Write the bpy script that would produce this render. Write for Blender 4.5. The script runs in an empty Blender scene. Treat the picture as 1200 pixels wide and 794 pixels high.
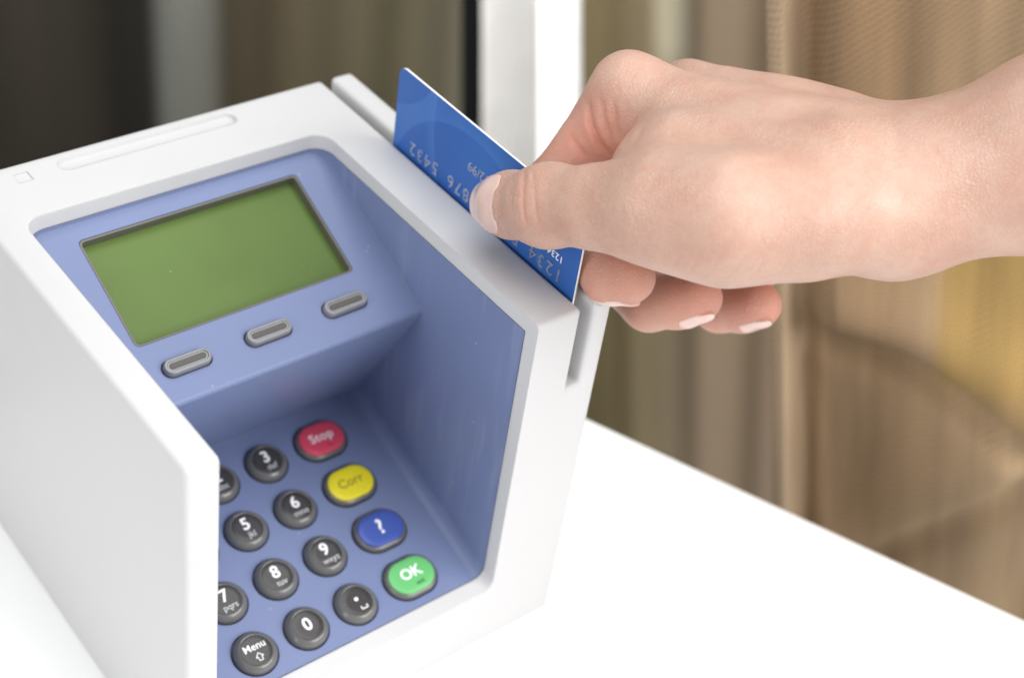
import bpy, bmesh, math, random
import numpy as np
from mathutils import Vector, Matrix

# ------------------------------------------------------------------ camera / world / light / exposure
SC = bpy.context.scene
COL = SC.collection
MM = 0.001
H = 129.8                                   # height of the terminal's top above the table, mm
# camera solved from the photograph's vanishing points (rows: right, down, forward in device axes)
CR = np.array([[0.7810, -0.6114, 0.1275], [-0.3204, -0.5674, -0.7585], [0.5361, 0.5516, -0.6390]])
u_, s_, vt_ = np.linalg.svd(CR); CR = u_ @ vt_
CP = np.array([-243.197, -355.803, 261.807 + H])     # mm, world (table top is z = 0)
FPX = 1841.46                                        # focal length in pixels of a 1200 px wide picture

cam_d = bpy.data.cameras.new('camera'); cam = bpy.data.objects.new('camera', cam_d); COL.objects.link(cam)
cam_d.sensor_width = 36; cam_d.lens = FPX * 36 / 1200
m3 = Matrix((CR[0], -CR[1], -CR[2])).transposed()
cam.matrix_world = Matrix.Translation(Vector(CP) * MM) @ m3.to_4x4()
cam_d.clip_start = 0.01; cam_d.clip_end = 50
cam_d.dof.use_dof = True; cam_d.dof.focus_distance = 0.412; cam_d.dof.aperture_fstop = 8.8
SC.camera = cam

world = bpy.data.worlds.new('World'); SC.world = world; world.use_nodes = True
bg = world.node_tree.nodes['Background']; bg.inputs[0].default_value = (0.97, 0.985, 1.0, 1); bg.inputs[1].default_value = 0.50


def area(name, loc, target, size, power, color=(1, 1, 1)):
    d = bpy.data.lights.new(name, 'AREA'); d.shape = 'RECTANGLE'; d.size, d.size_y = size
    d.energy = power; d.color = color
    o = bpy.data.objects.new(name, d); COL.objects.link(o); o.location = loc
    o.rotation_euler = (Vector(target) - Vector(loc)).to_track_quat('-Z', 'Y').to_euler()
    return o


area('softbox_overhead', (0.0, -0.1, 1.9), (0, -0.1, 0.1), (1.9, 1.6), 27.0, (1, 0.992, 0.98))
area('softbox_front', (0.9, -1.6, 1.2), (0, -0.1, 0.08), (1.8, 1.2), 52.0, (1, 0.99, 0.975))
area('softbox_left', (-1.6, -0.35, 0.72), (0, -0.1, 0.1), (1.1, 0.9), 12.0, (1, 0.985, 0.97))
bl = area('background_fill', (-0.55, 0.55, 0.45), (0.55, 0.36, -0.18), (0.4, 0.4), 4.0, (1, 0.985, 0.96)); bl.data.spread = math.radians(45)  # added unseen fill lamp, narrow beam, brightens the post and backdrop

SC.view_settings.view_transform = 'Standard'; SC.view_settings.look = 'None'
SC.view_settings.gamma = 1; SC.view_settings.use_curve_mapping = False; SC.view_settings.exposure = 0.0


def at(px, py, z):
    """point (mm, world) seen at a pixel of the 1200 x 794 photograph, z mm in front of the camera"""
    return CR.T @ np.array([(px - 600) / FPX * z, (py - 397) / FPX * z, z]) + CP


# ------------------------------------------------------------------ materials
def new_mat(name):
    m = bpy.data.materials.new(name); m.use_nodes = True
    nt = m.node_tree; b = nt.nodes['Principled BSDF']
    return m, nt, b


def N(nt, kind, **kw):
    n = nt.nodes.new(kind)
    for k, v in kw.items():
        if k.startswith('_'):
            n.inputs[k[1:].replace('_', ' ')].default_value = v
        else:
            setattr(n, k, v)
    return n


def ramp(nt, fac, stops):
    r = nt.nodes.new('ShaderNodeValToRGB')
    e = r.color_ramp.elements
    while len(e) < len(stops): e.new(0.5)
    for q, (p, c) in zip(e, stops): q.position = p; q.color = (*c, 1)
    nt.links.new(fac, r.inputs[0]); return r.outputs[0]


def mixc(nt, fac, a, b, mode='MIX'):
    m = nt.nodes.new('ShaderNodeMix'); m.data_type = 'RGBA'; m.blend_type = mode
    for s, v in ((m.inputs[0], fac), (m.inputs[6], a), (m.inputs[7], b)):
        if isinstance(v, bpy.types.NodeSocket): nt.links.new(v, s)
        elif isinstance(v, (tuple, list)): s.default_value = (*v, 1) if len(v) == 3 else v
        else: s.default_value = v
    return m.outputs[2]


def math_n(nt, op, a, b=None, c=None):
    m = nt.nodes.new('ShaderNodeMath'); m.operation = op
    for s, v in zip(m.inputs, (a, b, c)):
        if v is None: continue
        if isinstance(v, bpy.types.NodeSocket): nt.links.new(v, s)
        else: s.default_value = v
    return m.outputs[0]


def obj_coord(nt, scale=(1, 1, 1), rot=(0, 0, 0)):
    tc = nt.nodes.new('ShaderNodeTexCoord'); mp = nt.nodes.new('ShaderNodeMapping')
    mp.inputs['Scale'].default_value = scale; mp.inputs['Rotation'].default_value = rot
    nt.links.new(tc.outputs['Object'], mp.inputs[0]); return mp.outputs[0]


def plastic(name, color, rough=0.42, grain=1400, bump=0.05, bevel=0.0, var=0.04, spec=0.4, coat=0.0, dust=0.0, scratch=False):
    m, nt, b = new_mat(name)
    co = obj_coord(nt)
    n1 = N(nt, 'ShaderNodeTexNoise', _Scale=35.0, _Detail=4.0); nt.links.new(co, n1.inputs[0])
    c2 = tuple(max(0, x * (1 - var * 2)) for x in color)
    col = ramp(nt, n1.outputs[0], [(0.3, c2), (0.7, color)])
    rg = ramp(nt, n1.outputs[0], [(0.3, (rough * 0.88,) * 3), (0.7, (rough * 1.1,) * 3)])
    if dust:
        v = N(nt, 'ShaderNodeTexVoronoi', _Scale=260.0); nt.links.new(co, v.inputs[0])
        sp = ramp(nt, v.outputs['Distance'], [(0.0, (1, 1, 1)), (0.045, (1, 1, 1)), (0.075, (0, 0, 0))])
        n3 = N(nt, 'ShaderNodeTexNoise', _Scale=60.0); nt.links.new(co, n3.inputs[0])
        k = ramp(nt, n3.outputs[0], [(0.55, (0, 0, 0)), (0.65, (dust,) * 3)])
        fac = math_n(nt, 'MULTIPLY', sp, k)
        col = mixc(nt, fac, col, (0.75, 0.77, 0.82))
    if scratch:
        ge = N(nt, 'ShaderNodeNewGeometry'); gx = N(nt, 'ShaderNodeSeparateXYZ'); nt.links.new(ge.outputs['Normal'], gx.inputs[0])
        side = math_n(nt, 'GREATER_THAN', math_n(nt, 'ABSOLUTE', gx.outputs[0]), 0.8)
        for sc, rt in (((420, 160, 18), (0.2, 0, 0)), ((420, 240, 14), (-0.25, 0, 0))):
            cs = obj_coord(nt, sc, rt)
            n4 = N(nt, 'ShaderNodeTexNoise', _Scale=1.0, _Detail=3.0); nt.links.new(cs, n4.inputs[0])
            k = ramp(nt, n4.outputs[0], [(0.56, (0, 0, 0)), (0.8, (0.12,) * 3)])
            k = math_n(nt, 'MULTIPLY', k, side)
            col = mixc(nt, k, col, (0.62, 0.66, 0.76))
    nt.links.new(col, b.inputs['Base Color']); nt.links.new(rg, b.inputs['Roughness'])
    b.inputs['Specular IOR Level'].default_value = spec
    b.inputs['Coat Weight'].default_value = coat
    n2 = N(nt, 'ShaderNodeTexNoise', _Scale=float(grain), _Detail=2.0); nt.links.new(co, n2.inputs[0])
    bp = N(nt, 'ShaderNodeBump', _Strength=bump, _Distance=0.0002); nt.links.new(n2.outputs[0], bp.inputs['Height'])
    if bevel:
        bv = N(nt, 'ShaderNodeBevel', samples=4, _Radius=bevel * MM); nt.links.new(bv.outputs[0], bp.inputs['Normal'])
    nt.links.new(bp.outputs[0], b.inputs['Normal'])
    return m


M = {}
M['white'] = plastic('white_plastic', (0.555, 0.555, 0.56), 0.50, 1500, 0.10, bevel=0.8, var=0.012)
M['blue'] = plastic('lavender_blue_plastic', (0.162, 0.203, 0.356), 0.42, 1700, 0.10, bevel=0.5, var=0.03, dust=0.6, scratch=True)
M['key_grey'] = plastic('key_skirt_plastic', (0.13, 0.128, 0.126), 0.24, 900, 0.02, var=0.05, spec=0.6)
M['key_cap'] = plastic('key_cap_plastic', (0.042, 0.040, 0.039), 0.28, 900, 0.04, var=0.06, spec=0.5)
M['red'] = plastic('red_key_plastic', (0.70, 0.07, 0.13), 0.35, 900, 0.03)
M['yellow'] = plastic('yellow_key_plastic', (0.80, 0.69, 0.02), 0.35, 900, 0.03)
M['keyblue'] = plastic('blue_key_plastic', (0.052, 0.095, 0.38), 0.35, 900, 0.03)
M['green'] = plastic('green_key_plastic', (0.135, 0.48, 0.16), 0.35, 900, 0.03)
M['ink_white'] = plastic('white_ink', (0.88, 0.88, 0.88), 0.5, var=0.0)
M['ink_pale'] = plastic('pale_grey_ink', (0.55, 0.55, 0.56), 0.5, var=0.0)
M['ink_dark'] = plastic('brown_ink', (0.22, 0.17, 0.02), 0.5, var=0.0)
M['ink_deep'] = plastic('dark_green_ink', (0.05, 0.22, 0.07), 0.5, var=0.0)
M['ink_rose'] = plastic('dark_red_ink', (0.50, 0.03, 0.06), 0.5, var=0.0)
M['well'] = plastic('dark_gap_rubber', (0.03, 0.03, 0.035), 0.6)
M['silver'] = plastic('silver_button_plastic', (0.21, 0.215, 0.23), 0.26, 900, 0.02, bevel=0.35, spec=0.7)
M['slit'] = plastic('dark_slit_plastic', (0.075, 0.068, 0.062), 0.35)
M['bezel'] = plastic('screen_rim_plastic', (0.115, 0.11, 0.09), 0.3, 900, 0.02, var=0.1, spec=0.6, bevel=0.2)


def lcd():
    m, nt, b = new_mat('green_lcd')
    co = obj_coord(nt)
    n = N(nt, 'ShaderNodeTexNoise', _Scale=22.0, _Detail=2.0); nt.links.new(co, n.inputs[0])
    col = ramp(nt, n.outputs[0], [(0.3, (0.078, 0.130, 0.029)), (0.7, (0.106, 0.168, 0.041))])
    v = N(nt, 'ShaderNodeTexVoronoi', _Scale=330.0); nt.links.new(co, v.inputs[0])
    sp = ramp(nt, v.outputs['Distance'], [(0.05, (0.5,) * 3), (0.1, (0, 0, 0))])
    n3 = N(nt, 'ShaderNodeTexNoise', _Scale=80.0); nt.links.new(co, n3.inputs[0])
    k = math_n(nt, 'MULTIPLY', sp, ramp(nt, n3.outputs[0], [(0.52, (0, 0, 0)), (0.6, (1, 1, 1))]))
    nt.links.new(mixc(nt, k, col, (0.4, 0.5, 0.3)), b.inputs['Base Color'])
    b.inputs['Roughness'].default_value = 0.3; b.inputs['Specular IOR Level'].default_value = 0.2
    return m


M['lcd'] = lcd()


def tablemat():
    m, nt, b = new_mat('white_table_laminate')
    co = obj_coord(nt)
    n = N(nt, 'ShaderNodeTexNoise', _Scale=6.0, _Detail=3.0); nt.links.new(co, n.inputs[0])
    nt.links.new(ramp(nt, n.outputs[0], [(0.3, (0.93, 0.935, 0.94)), (0.7, (0.95, 0.952, 0.955))]), b.inputs['Base Color'])
    b.inputs['Roughness'].default_value = 0.5; b.inputs['Specular IOR Level'].default_value = 0.4
    return m


M['table'] = tablemat()


def cardmat():
    m, nt, b = new_mat('blue_card_print')
    co = obj_coord(nt)
    sx = N(nt, 'ShaderNodeSeparateXYZ'); nt.links.new(co, sx.inputs[0])
    # printed soft swirl: two broad arcs over a blue ground
    ns = N(nt, 'ShaderNodeTexNoise', _Scale=14.0, _Detail=1.0); nt.links.new(co, ns.inputs[0])
    col = ramp(nt, ns.outputs[0], [(0.25, (0.020, 0.090, 0.36)), (0.75, (0.042, 0.150, 0.47))])
    for (cy, cz, r, s) in ((-0.075, 0.115, 0.040, 0.0065), (-0.030, 0.170, 0.032, 0.008), (-0.11, 0.150, 0.055, 0.005)):
        dy = math_n(nt, 'SUBTRACT', sx.outputs[1], cy); dz = math_n(nt, 'SUBTRACT', sx.outputs[2], cz)
        rr = math_n(nt, 'SQRT', math_n(nt, 'ADD', math_n(nt, 'MULTIPLY', dy, dy), math_n(nt, 'MULTIPLY', dz, dz)))
        k = math_n(nt, 'SUBTRACT', rr, r); k = math_n(nt, 'DIVIDE', k, s)
        st = ramp(nt, math_n(nt, 'ADD', k, 0.5), [(0.0, (0, 0, 0)), (0.06, (0.30,) * 3), (1.0, (0, 0, 0))])
        col = mixc(nt, st, col, (0.09, 0.24, 0.60))
    nt.links.new(col, b.inputs['Base Color'])
    b.inputs['Roughness'].default_value = 0.42; b.inputs['Specular IOR Level'].default_value = 0.3; b.inputs['Coat Weight'].default_value = 0.04; b.inputs['Coat Roughness'].default_value = 0.15
    return m


M['card'] = cardmat()
M['card_edge'] = plastic('white_card_core', (0.86, 0.86, 0.86), 0.45, var=0.0)
m, nt, b = new_mat('silver_foil'); M['foil'] = m
b.inputs['Base Color'].default_value = (0.62, 0.64, 0.70, 1); b.inputs['Metallic'].default_value = 0.55; b.inputs['Roughness'].default_value = 0.4
nn = N(nt, 'ShaderNodeTexNoise', _Scale=1200.0); nt.links.new(obj_coord(nt), nn.inputs[0])
nt.links.new(ramp(nt, nn.outputs[0], [(0.35, (0.20, 0.28, 0.48)), (0.6, (0.46, 0.51, 0.64))]), b.inputs['Base Color'])


def skinmat():
    m, nt, b = new_mat('skin')
    co = obj_coord(nt)
    at_ = N(nt, 'ShaderNodeAttribute', attribute_name='redness')
    n = N(nt, 'ShaderNodeTexNoise', _Scale=70.0, _Detail=5.0, _Roughness=0.6); nt.links.new(co, n.inputs[0])
    base = ramp(nt, n.outputs[0], [(0.28, (0.505, 0.302, 0.230)), (0.5, (0.545, 0.355, 0.275)), (0.75, (0.580, 0.402, 0.324))])
    n2 = N(nt, 'ShaderNodeTexNoise', _Scale=420.0, _Detail=3.0); nt.links.new(co, n2.inputs[0])
    base = mixc(nt, ramp(nt, n2.outputs[0], [(0.45, (0, 0, 0)), (0.8, (0.35,) * 3)]), base, (0.52, 0.25, 0.18))
    col = mixc(nt, at_.outputs['Fac'], base, (0.60, 0.225, 0.16))
    nt.links.new(col, b.inputs['Base Color'])
    b.inputs['Subsurface Weight'].default_value = 0.35
    b.inputs['Subsurface Radius'].default_value = (1.0, 0.36, 0.22); b.inputs['Subsurface Scale'].default_value = 0.0028
    b.inputs['Roughness'].default_value = 0.42; b.inputs['Specular IOR Level'].default_value = 0.46
    # fine skin relief: warped cells and pores
    wv = N(nt, 'ShaderNodeTexNoise', _Scale=260.0, _Detail=2.0); nt.links.new(co, wv.inputs[0])
    mp = N(nt, 'ShaderNodeVectorMath', operation='SCALE'); nt.links.new(wv.outputs[1], mp.inputs[0]); mp.inputs['Scale'].default_value = 0.0012
    ad = N(nt, 'ShaderNodeVectorMath', operation='ADD'); nt.links.new(co, ad.inputs[0]); nt.links.new(mp.outputs[0], ad.inputs[1])
    st = N(nt, 'ShaderNodeMapping'); st.inputs['Scale'].default_value = (1.0, 0.72, 1.0); st.inputs['Rotation'].default_value = (0.4, 0.2, 0.6)
    nt.links.new(ad.outputs[0], st.inputs[0])
    v1 = N(nt, 'ShaderNodeTexVoronoi', feature='DISTANCE_TO_EDGE', _Scale=1050.0); nt.links.new(st.outputs[0], v1.inputs[0])
    v2 = N(nt, 'ShaderNodeTexVoronoi', feature='DISTANCE_TO_EDGE', _Scale=2300.0); nt.links.new(st.outputs[0], v2.inputs[0])
    h1 = ramp(nt, v1.outputs['Distance'], [(0.0, (0, 0, 0)), (0.22, (1, 1, 1))])
    h2 = ramp(nt, v2.outputs['Distance'], [(0.0, (0, 0, 0)), (0.22, (1, 1, 1))])
    hh = math_n(nt, 'ADD', math_n(nt, 'MULTIPLY', h1, 1.0), math_n(nt, 'MULTIPLY', h2, 0.45))
    hh = math_n(nt, 'ADD', hh, math_n(nt, 'MULTIPLY', n2.outputs[0], 1.4))
    nt.links.new(mixc(nt, math_n(nt, 'MULTIPLY', math_n(nt, 'SUBTRACT', 1.0, h1), 0.14), col, (0.42, 0.20, 0.135)), b.inputs['Base Color'])
    n5 = N(nt, 'ShaderNodeTexNoise', _Scale=45.0, _Detail=2.0); nt.links.new(co, n5.inputs[0])
    bp = N(nt, 'ShaderNodeBump', _Distance=0.00026); nt.links.new(ramp(nt, n5.outputs[0], [(0.35, (0.16,) * 3), (0.65, (0.55,) * 3)]), bp.inputs['Strength']); nt.links.new(hh, bp.inputs['Height'])
    nt.links.new(bp.outputs[0], b.inputs['Normal'])
    return m


M['skin'] = skinmat()
m, nt, b = new_mat('fingernail'); M['nail'] = m
cn = N(nt, 'ShaderNodeTexNoise', _Scale=200.0, _Detail=2.0); nt.links.new(obj_coord(nt), cn.inputs[0])
nt.links.new(ramp(nt, cn.outputs[0], [(0.3, (0.66, 0.455, 0.40)), (0.7, (0.70, 0.51, 0.455))]), b.inputs['Base Color'])
b.inputs['Roughness'].default_value = 0.22; b.inputs['Coat Weight'].default_value = 0.3; b.inputs['Subsurface Weight'].default_value = 0.3
b.inputs['Subsurface Radius'].default_value = (1, 0.4, 0.3); b.inputs['Subsurface Scale'].default_value = 0.0015


def clothmat(name, stops, weave=0.0, nscale=1.0, sheen=0.2, patch=None, blotch=1.0):
    """woven cloth: colour varies with u (across the folds, dyed stripes); weave is thread pitch in mm"""
    m, nt, b = new_mat(name)
    uv = N(nt, 'ShaderNodeUVMap', uv_map='uv')
    sx = N(nt, 'ShaderNodeSeparateXYZ'); nt.links.new(uv.outputs[0], sx.inputs[0])
    n = N(nt, 'ShaderNodeTexNoise', _Scale=9.0 * nscale, _Detail=4.0)
    mp = N(nt, 'ShaderNodeMapping'); mp.inputs['Scale'].default_value = (1.0, 0.22, 1); nt.links.new(uv.outputs[0], mp.inputs[0]); nt.links.new(mp.outputs[0], n.inputs[0])
    col = ramp(nt, sx.outputs[0], stops)
    vr = ramp(nt, n.outputs[0], [(0.3, (1 - 0.26 * blotch,) * 3), (0.7, (1 + 0.22 * blotch, 1 + 0.2 * blotch, 1 + 0.16 * blotch))])
    col = mixc(nt, 1.0, col, vr, 'MULTIPLY')
    if patch:
        (u0, u1, v0, v1, pc) = patch
        def step(s, a, w): return ramp(nt, s, [(max(0, a - w), (0, 0, 0)), (min(1, a + w), (1, 1, 1))])
        k = math_n(nt, 'MULTIPLY', math_n(nt, 'SUBTRACT', step(sx.outputs[0], u0, 0.02), step(sx.outputs[0], u1, 0.012)),
                   math_n(nt, 'SUBTRACT', step(sx.outputs[1], v0, 0.03), step(sx.outputs[1], v1, 0.03)))
        col = mixc(nt, k, col, mixc(nt, 1.0, pc, vr, 'MULTIPLY'))
    if weave:
        U = math_n(nt, 'MULTIPLY', sx.outputs[0], 168.0); Vv = math_n(nt, 'MULTIPLY', sx.outputs[1], 440.0)
        nz = N(nt, 'ShaderNodeTexNoise', _Scale=14.0, _Detail=3.0); nt.links.new(uv.outputs[0], nz.inputs[0])
        wob = math_n(nt, 'MULTIPLY', nz.outputs[0], 9.0)
        ca, sa = 6.2832 / weave * math.cos(0.5), 6.2832 / weave * math.sin(0.5)
        wu = math_n(nt, 'SINE', math_n(nt, 'ADD', math_n(nt, 'ADD', math_n(nt, 'MULTIPLY', U, ca), math_n(nt, 'MULTIPLY', Vv, sa)), wob))
        wv = math_n(nt, 'SINE', math_n(nt, 'ADD', math_n(nt, 'SUBTRACT', math_n(nt, 'MULTIPLY', Vv, ca), math_n(nt, 'MULTIPLY', U, sa)), wob))
        w = math_n(nt, 'MULTIPLY', wu, wv)
        w = math_n(nt, 'MULTIPLY_ADD', math_n(nt, 'ADD', math_n(nt, 'MULTIPLY', wv, 0.6), w), 0.3, 0.5)
        col = mixc(nt, 0.55, col, mixc(nt, 1.0, col, ramp(nt, w, [(0, (0.45, 0.42, 0.38)), (1, (1.55, 1.5, 1.42))]), 'MULTIPLY'))
        bp = N(nt, 'ShaderNodeBump', _Strength=0.5, _Distance=0.0006); nt.links.new(w, bp.inputs['Height']); nt.links.new(bp.outputs[0], b.inputs['Normal'])
    nt.links.new(col, b.inputs['Base Color'])
    b.inputs['Roughness'].default_value = 0.85; b.inputs['Sheen Weight'].default_value = sheen; b.inputs['Specular IOR Level'].default_value = 0.15
    return m


# ------------------------------------------------------------------ mesh helpers (all in mm, scaled to metres on linking)
def finish(me, sharp=35):
    """smooth shading with creases at sharp edges"""
    bm = bmesh.new(); bm.from_mesh(me)
    for f in bm.faces: f.smooth = True
    for e in bm.edges:
        e.smooth = not (len(e.link_faces) == 2 and e.calc_face_angle(0) > math.radians(sharp))
    bm.to_mesh(me); bm.free()


def obj(name, me, mat, parent=None, sharp=35):
    if isinstance(me, bmesh.types.BMesh):
        bm = me; me = bpy.data.meshes.new(name); bm.to_mesh(me); bm.free()
    me.name = name
    me.transform(Matrix.Scale(MM, 4)); finish(me, sharp)
    for mm_ in (mat if isinstance(mat, list) else [mat]): me.materials.append(mm_)
    o = bpy.data.objects.new(name, me); COL.objects.link(o)
    if parent: o.parent = parent
    return o


def tag(o, label, cat, group=None):
    o['label'] = label; o['category'] = cat
    if group: o['group'] = group
    return o


def empty(name, loc=(0, 0, 0)):
    o = bpy.data.objects.new(name, None); COL.objects.link(o); o.location = loc; o.empty_display_size = 0.02
    return o


def prism(poly, x0, x1, axis='X'):
    """extrude a closed polygon; axis X: poly is (y, z); axis Y: poly is (x, z)"""
    bm = bmesh.new()
    mk = (lambda p, t: (t, p[0], p[1])) if axis == 'X' else (lambda p, t: (p[0], t, p[1]))
    a = [bm.verts.new(mk(p, x0)) for p in poly]; b_ = [bm.verts.new(mk(p, x1)) for p in poly]
    bm.faces.new(a); bm.faces.new(b_[::-1])
    for i in range(len(poly)):
        j = (i + 1) % len(poly); bm.faces.new((a[i], b_[i], b_[j], a[j]))
    bmesh.ops.recalc_face_normals(bm, faces=bm.faces)
    return bm


def bevel(bm, sel, off, seg=4):
    es = [e for e in bm.edges if sel(e)]
    if es: bmesh.ops.bevel(bm, geom=es, offset=off, segments=seg, profile=0.5, affect='EDGES', clamp_overlap=True)


def mesh_of(bm, name='tmp'):
    me = bpy.data.meshes.new(name); bm.to_mesh(me); bm.free(); return me


def boolean(me, cutters):
    o = bpy.data.objects.new('tmp', me); COL.objects.link(o); cs = []
    for c in cutters:
        co = bpy.data.objects.new('cut', c); COL.objects.link(co); cs.append(co)
        md = o.modifiers.new('b', 'BOOLEAN'); md.operation = 'DIFFERENCE'; md.solver = 'EXACT'; md.object = co
    dg = bpy.context.evaluated_depsgraph_get(); dg.update()
    out = bpy.data.meshes.new_from_object(o.evaluated_get(dg))
    bpy.data.objects.remove(o)
    for c in cs: bpy.data.objects.remove(c)
    return out


def stadium(bm, prof, half, seg=40, caps=(True, True), frame=None):
    """rings (r, z) round a stadium whose straight half-length is `half`"""
    fr = frame or Matrix.Identity(4); rings = []
    for (r, z) in prof:
        ring = []
        for i in range(seg):
            a = 2 * math.pi * i / seg
            x = r * math.cos(a) + (half if math.cos(a) >= 0 else -half); y = r * math.sin(a)
            ring.append(bm.verts.new(fr @ Vector((x, y, z))))
        rings.append(ring)
    for A, B in zip(rings, rings[1:]):
        for i in range(seg):
            j = (i + 1) % seg; bm.faces.new((A[i], A[j], B[j], B[i]))
    if caps[0]: bm.faces.new(rings[0][::-1])
    if caps[1]: bm.faces.new(rings[-1])
    return bm


def text_mesh(bm, s, size, frame, bold=0.0, extrude=0.04, align='CENTER', space=1.0):
    cu = bpy.data.curves.new('t', 'FONT'); cu.body = s; cu.size = size; cu.align_x = align; cu.align_y = 'CENTER'
    cu.extrude = extrude; cu.offset = bold; cu.resolution_u = 4; cu.space_character = space
    o = bpy.data.objects.new('t', cu); COL.objects.link(o)
    dg = bpy.context.evaluated_depsgraph_get(); dg.update()
    me = bpy.data.meshes.new_from_object(o.evaluated_get(dg)); me.transform(frame)
    bm.from_mesh(me); bpy.data.objects.remove(o); bpy.data.curves.remove(cu); bpy.data.meshes.remove(me)


def stroke(bm, pts, w, frame, z=0.06):
    """flat inked stroke along 2D points"""
    for (a, b_) in zip(pts, pts[1:]):
        d = Vector((b_[0] - a[0], b_[1] - a[1], 0)); n = Vector((-d.y, d.x, 0)).normalized() * w / 2; e = d.normalized() * w / 2
        v = [Vector((*a, 0)) - e - n, Vector((*b_, 0)) + e - n, Vector((*b_, 0)) + e + n, Vector((*a, 0)) - e + n]
        lo = [bm.verts.new(frame @ q) for q in v]; hi = [bm.verts.new(frame @ (q + Vector((0, 0, z)))) for q in v]
        bm.faces.new(hi)
        for i in range(4): j = (i + 1) % 4; bm.faces.new((lo[i], lo[j], hi[j], hi[i]))


# ------------------------------------------------------------------ the table
def build_table():
    pts = [(313.0, -600.0), (148.8, -221.5), (83.7, -71.6), (56, -8), (36, 22), (-10, 40), (-480, 60), (-520, -600)]
    bm = bmesh.new()
    a = [bm.verts.new((x, y, 0)) for x, y in pts]; b_ = [bm.verts.new((x, y, -26)) for x, y in pts]
    bm.faces.new(a[::-1]); bm.faces.new(b_)
    for i in range(len(pts)): j = (i + 1) % len(pts); bm.faces.new((a[i], a[j], b_[j], b_[i]))
    bmesh.ops.recalc_face_normals(bm, faces=bm.faces)
    bevel(bm, lambda e: all(abs(v.co.z) < 0.01 for v in e.verts), 1.2, 3)
    o = obj('table', bm, M['table'])
    tag(o, 'plain white table top that the card terminal stands on', 'table')


build_table()

# ------------------------------------------------------------------ the card terminal
L, XL, WI, WO, BD, YO = 129.7, -14.34, -110.07, -119.15, 4.82, 25.34
XR = 12.3
PF = (-81.7, H - 29.46); KB = (-52.5, H - 82.65); KF = (-124.9, H - 103.1)
PS = 0.4145
KS = (KF[1] - KB[1]) / (KF[0] - KB[0])
pn = math.hypot(1, PS)
terminal = tag(empty('card_terminal'), 'white and lavender blue card payment terminal with hooded keypad and green screen', 'card terminal')


def panel_frame(x, v, lift=0.0):
    """frame on the screen panel: v mm up the slope from its front edge"""
    yv = Vector((0, 1 / pn, PS / pn)); zv = Vector((0, -PS / pn, 1 / pn)); xv = Vector((1, 0, 0))
    p = Vector((x, PF[0], PF[1])) + yv * v + zv * lift
    return Matrix.Translation(p) @ Matrix((xv, yv, zv)).transposed().to_4x4()


kn = math.hypot(1, KS)


def key_frame(x, v, lift=0.0):
    """frame on the keypad: v mm down from its back edge"""
    yv = Vector((0, 1 / kn, KS / kn)); zv = Vector((0, -KS / kn, 1 / kn)); xv = Vector((1, 0, 0))
    p = Vector((x, KB[0], KB[1])) - yv * v + zv * lift
    return Matrix.Translation(p) @ Matrix((xv, yv, zv)).transposed().to_4x4()


def cavity():
    zf = KB[1] + KS * (-150 - KB[0])
    poly = [(-YO, H + 12), (-YO, PF[1] + PS * (-YO - PF[0])), PF, KB, (-150, zf), (-150, H + 12)]
    bm = prism(poly, WI, XL)
    def is_edge(e, a, b_):
        s = {(round(v.co.y, 1), round(v.co.z, 1)) for v in e.verts}
        return s == {(round(a[0], 1), round(a[1], 1)), (round(b_[0], 1), round(b_[1], 1))}
    bevel(bm, lambda e: is_edge(e, KB, (-150, zf)), 4.0, 6)
    bevel(bm, lambda e: is_edge(e, poly[0], poly[1]), 6.0, 7)
    # rounding of the screen panel's front edge
    bevel(bm, lambda e: all(abs(v.co.y - PF[0]) < 0.05 and abs(v.co.z - PF[1]) < 0.05 for v in e.verts), 1.6, 4)
    return mesh_of(bm)


def build_housing():
    sd = H - 29.4
    prof = [(WO, 0), (XR, 0), (XR, H), (4.6, H), (4.6, sd), (0.95, sd), (0.95, H), (WO, H)]
    bm = prism(prof, 0, -L, 'Y')
    for v in bm.verts:                       # the slot widens towards the user
        if abs(v.co.x - 4.6) < 0.01 and v.co.y < -1: v.co.x = 5.7
    bevel(bm, lambda e: True, 1.5, 4)
    me = mesh_of(bm)
    pocket = prism([(-(L - BD), 5), (-(YO - 2.2), 5), (-(YO - 2.2), H - BD), (-(L - BD), H - BD)], WI - 1.8, XL + 1.8)
    groove = bmesh.new(); stadium(groove, [(2.8, H - 1.1), (2.95, H + 0.1), (3.0, H + 3)], 25.5, 40)
    for v in groove.verts: v.co += Vector((-62.0, -6.6, 0))
    mark = prism([(-5.0, H - 0.25), (-9.2, H - 0.25), (-9.2, H + 2), (-5.0, H + 2)], -103.2, -99.0)
    out = boolean(me, [cavity(), mesh_of(pocket), mesh_of(groove), mesh_of(mark)])
    obj('housing', out, M['white'], terminal)


build_housing()

KX = -27.4678 * 1.297; KDW = 15.1945 * 1.297; KDX = 13.1871 * 1.297; KV0 = 9.6758 * 1.297; KDV = 13.6435 * 1.297
SXL, SXR, SV0, SV1 = -74.7354 * 1.297, -20.7937 * 1.297, 15.2064 * 1.297, 42.8521 * 1.297
BX0, BDX, BV = -66.6538 * 1.297, 19.5556 * 1.297, 8.1192 * 1.297
KEYS = []
for r_, row in enumerate([['1', '2', '3', 'S'], ['4', '5', '6', 'C'], ['7', '8', '9', '?'], ['M', '0', '.', 'O']]):
    for c_, k_ in enumerate(row):
        x = KX if c_ == 3 else KX - KDW - (2 - c_) * KDX
        KEYS.append((k_, x, KV0 + r_ * KDV))
SUB = {'2': 'abc', '3': 'def', '4': 'ghi', '5': 'jkl', '6': 'mno', '7': 'pqrs', '8': 'tuv', '9': 'wxyz'}
WIDE = 2.15


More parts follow.
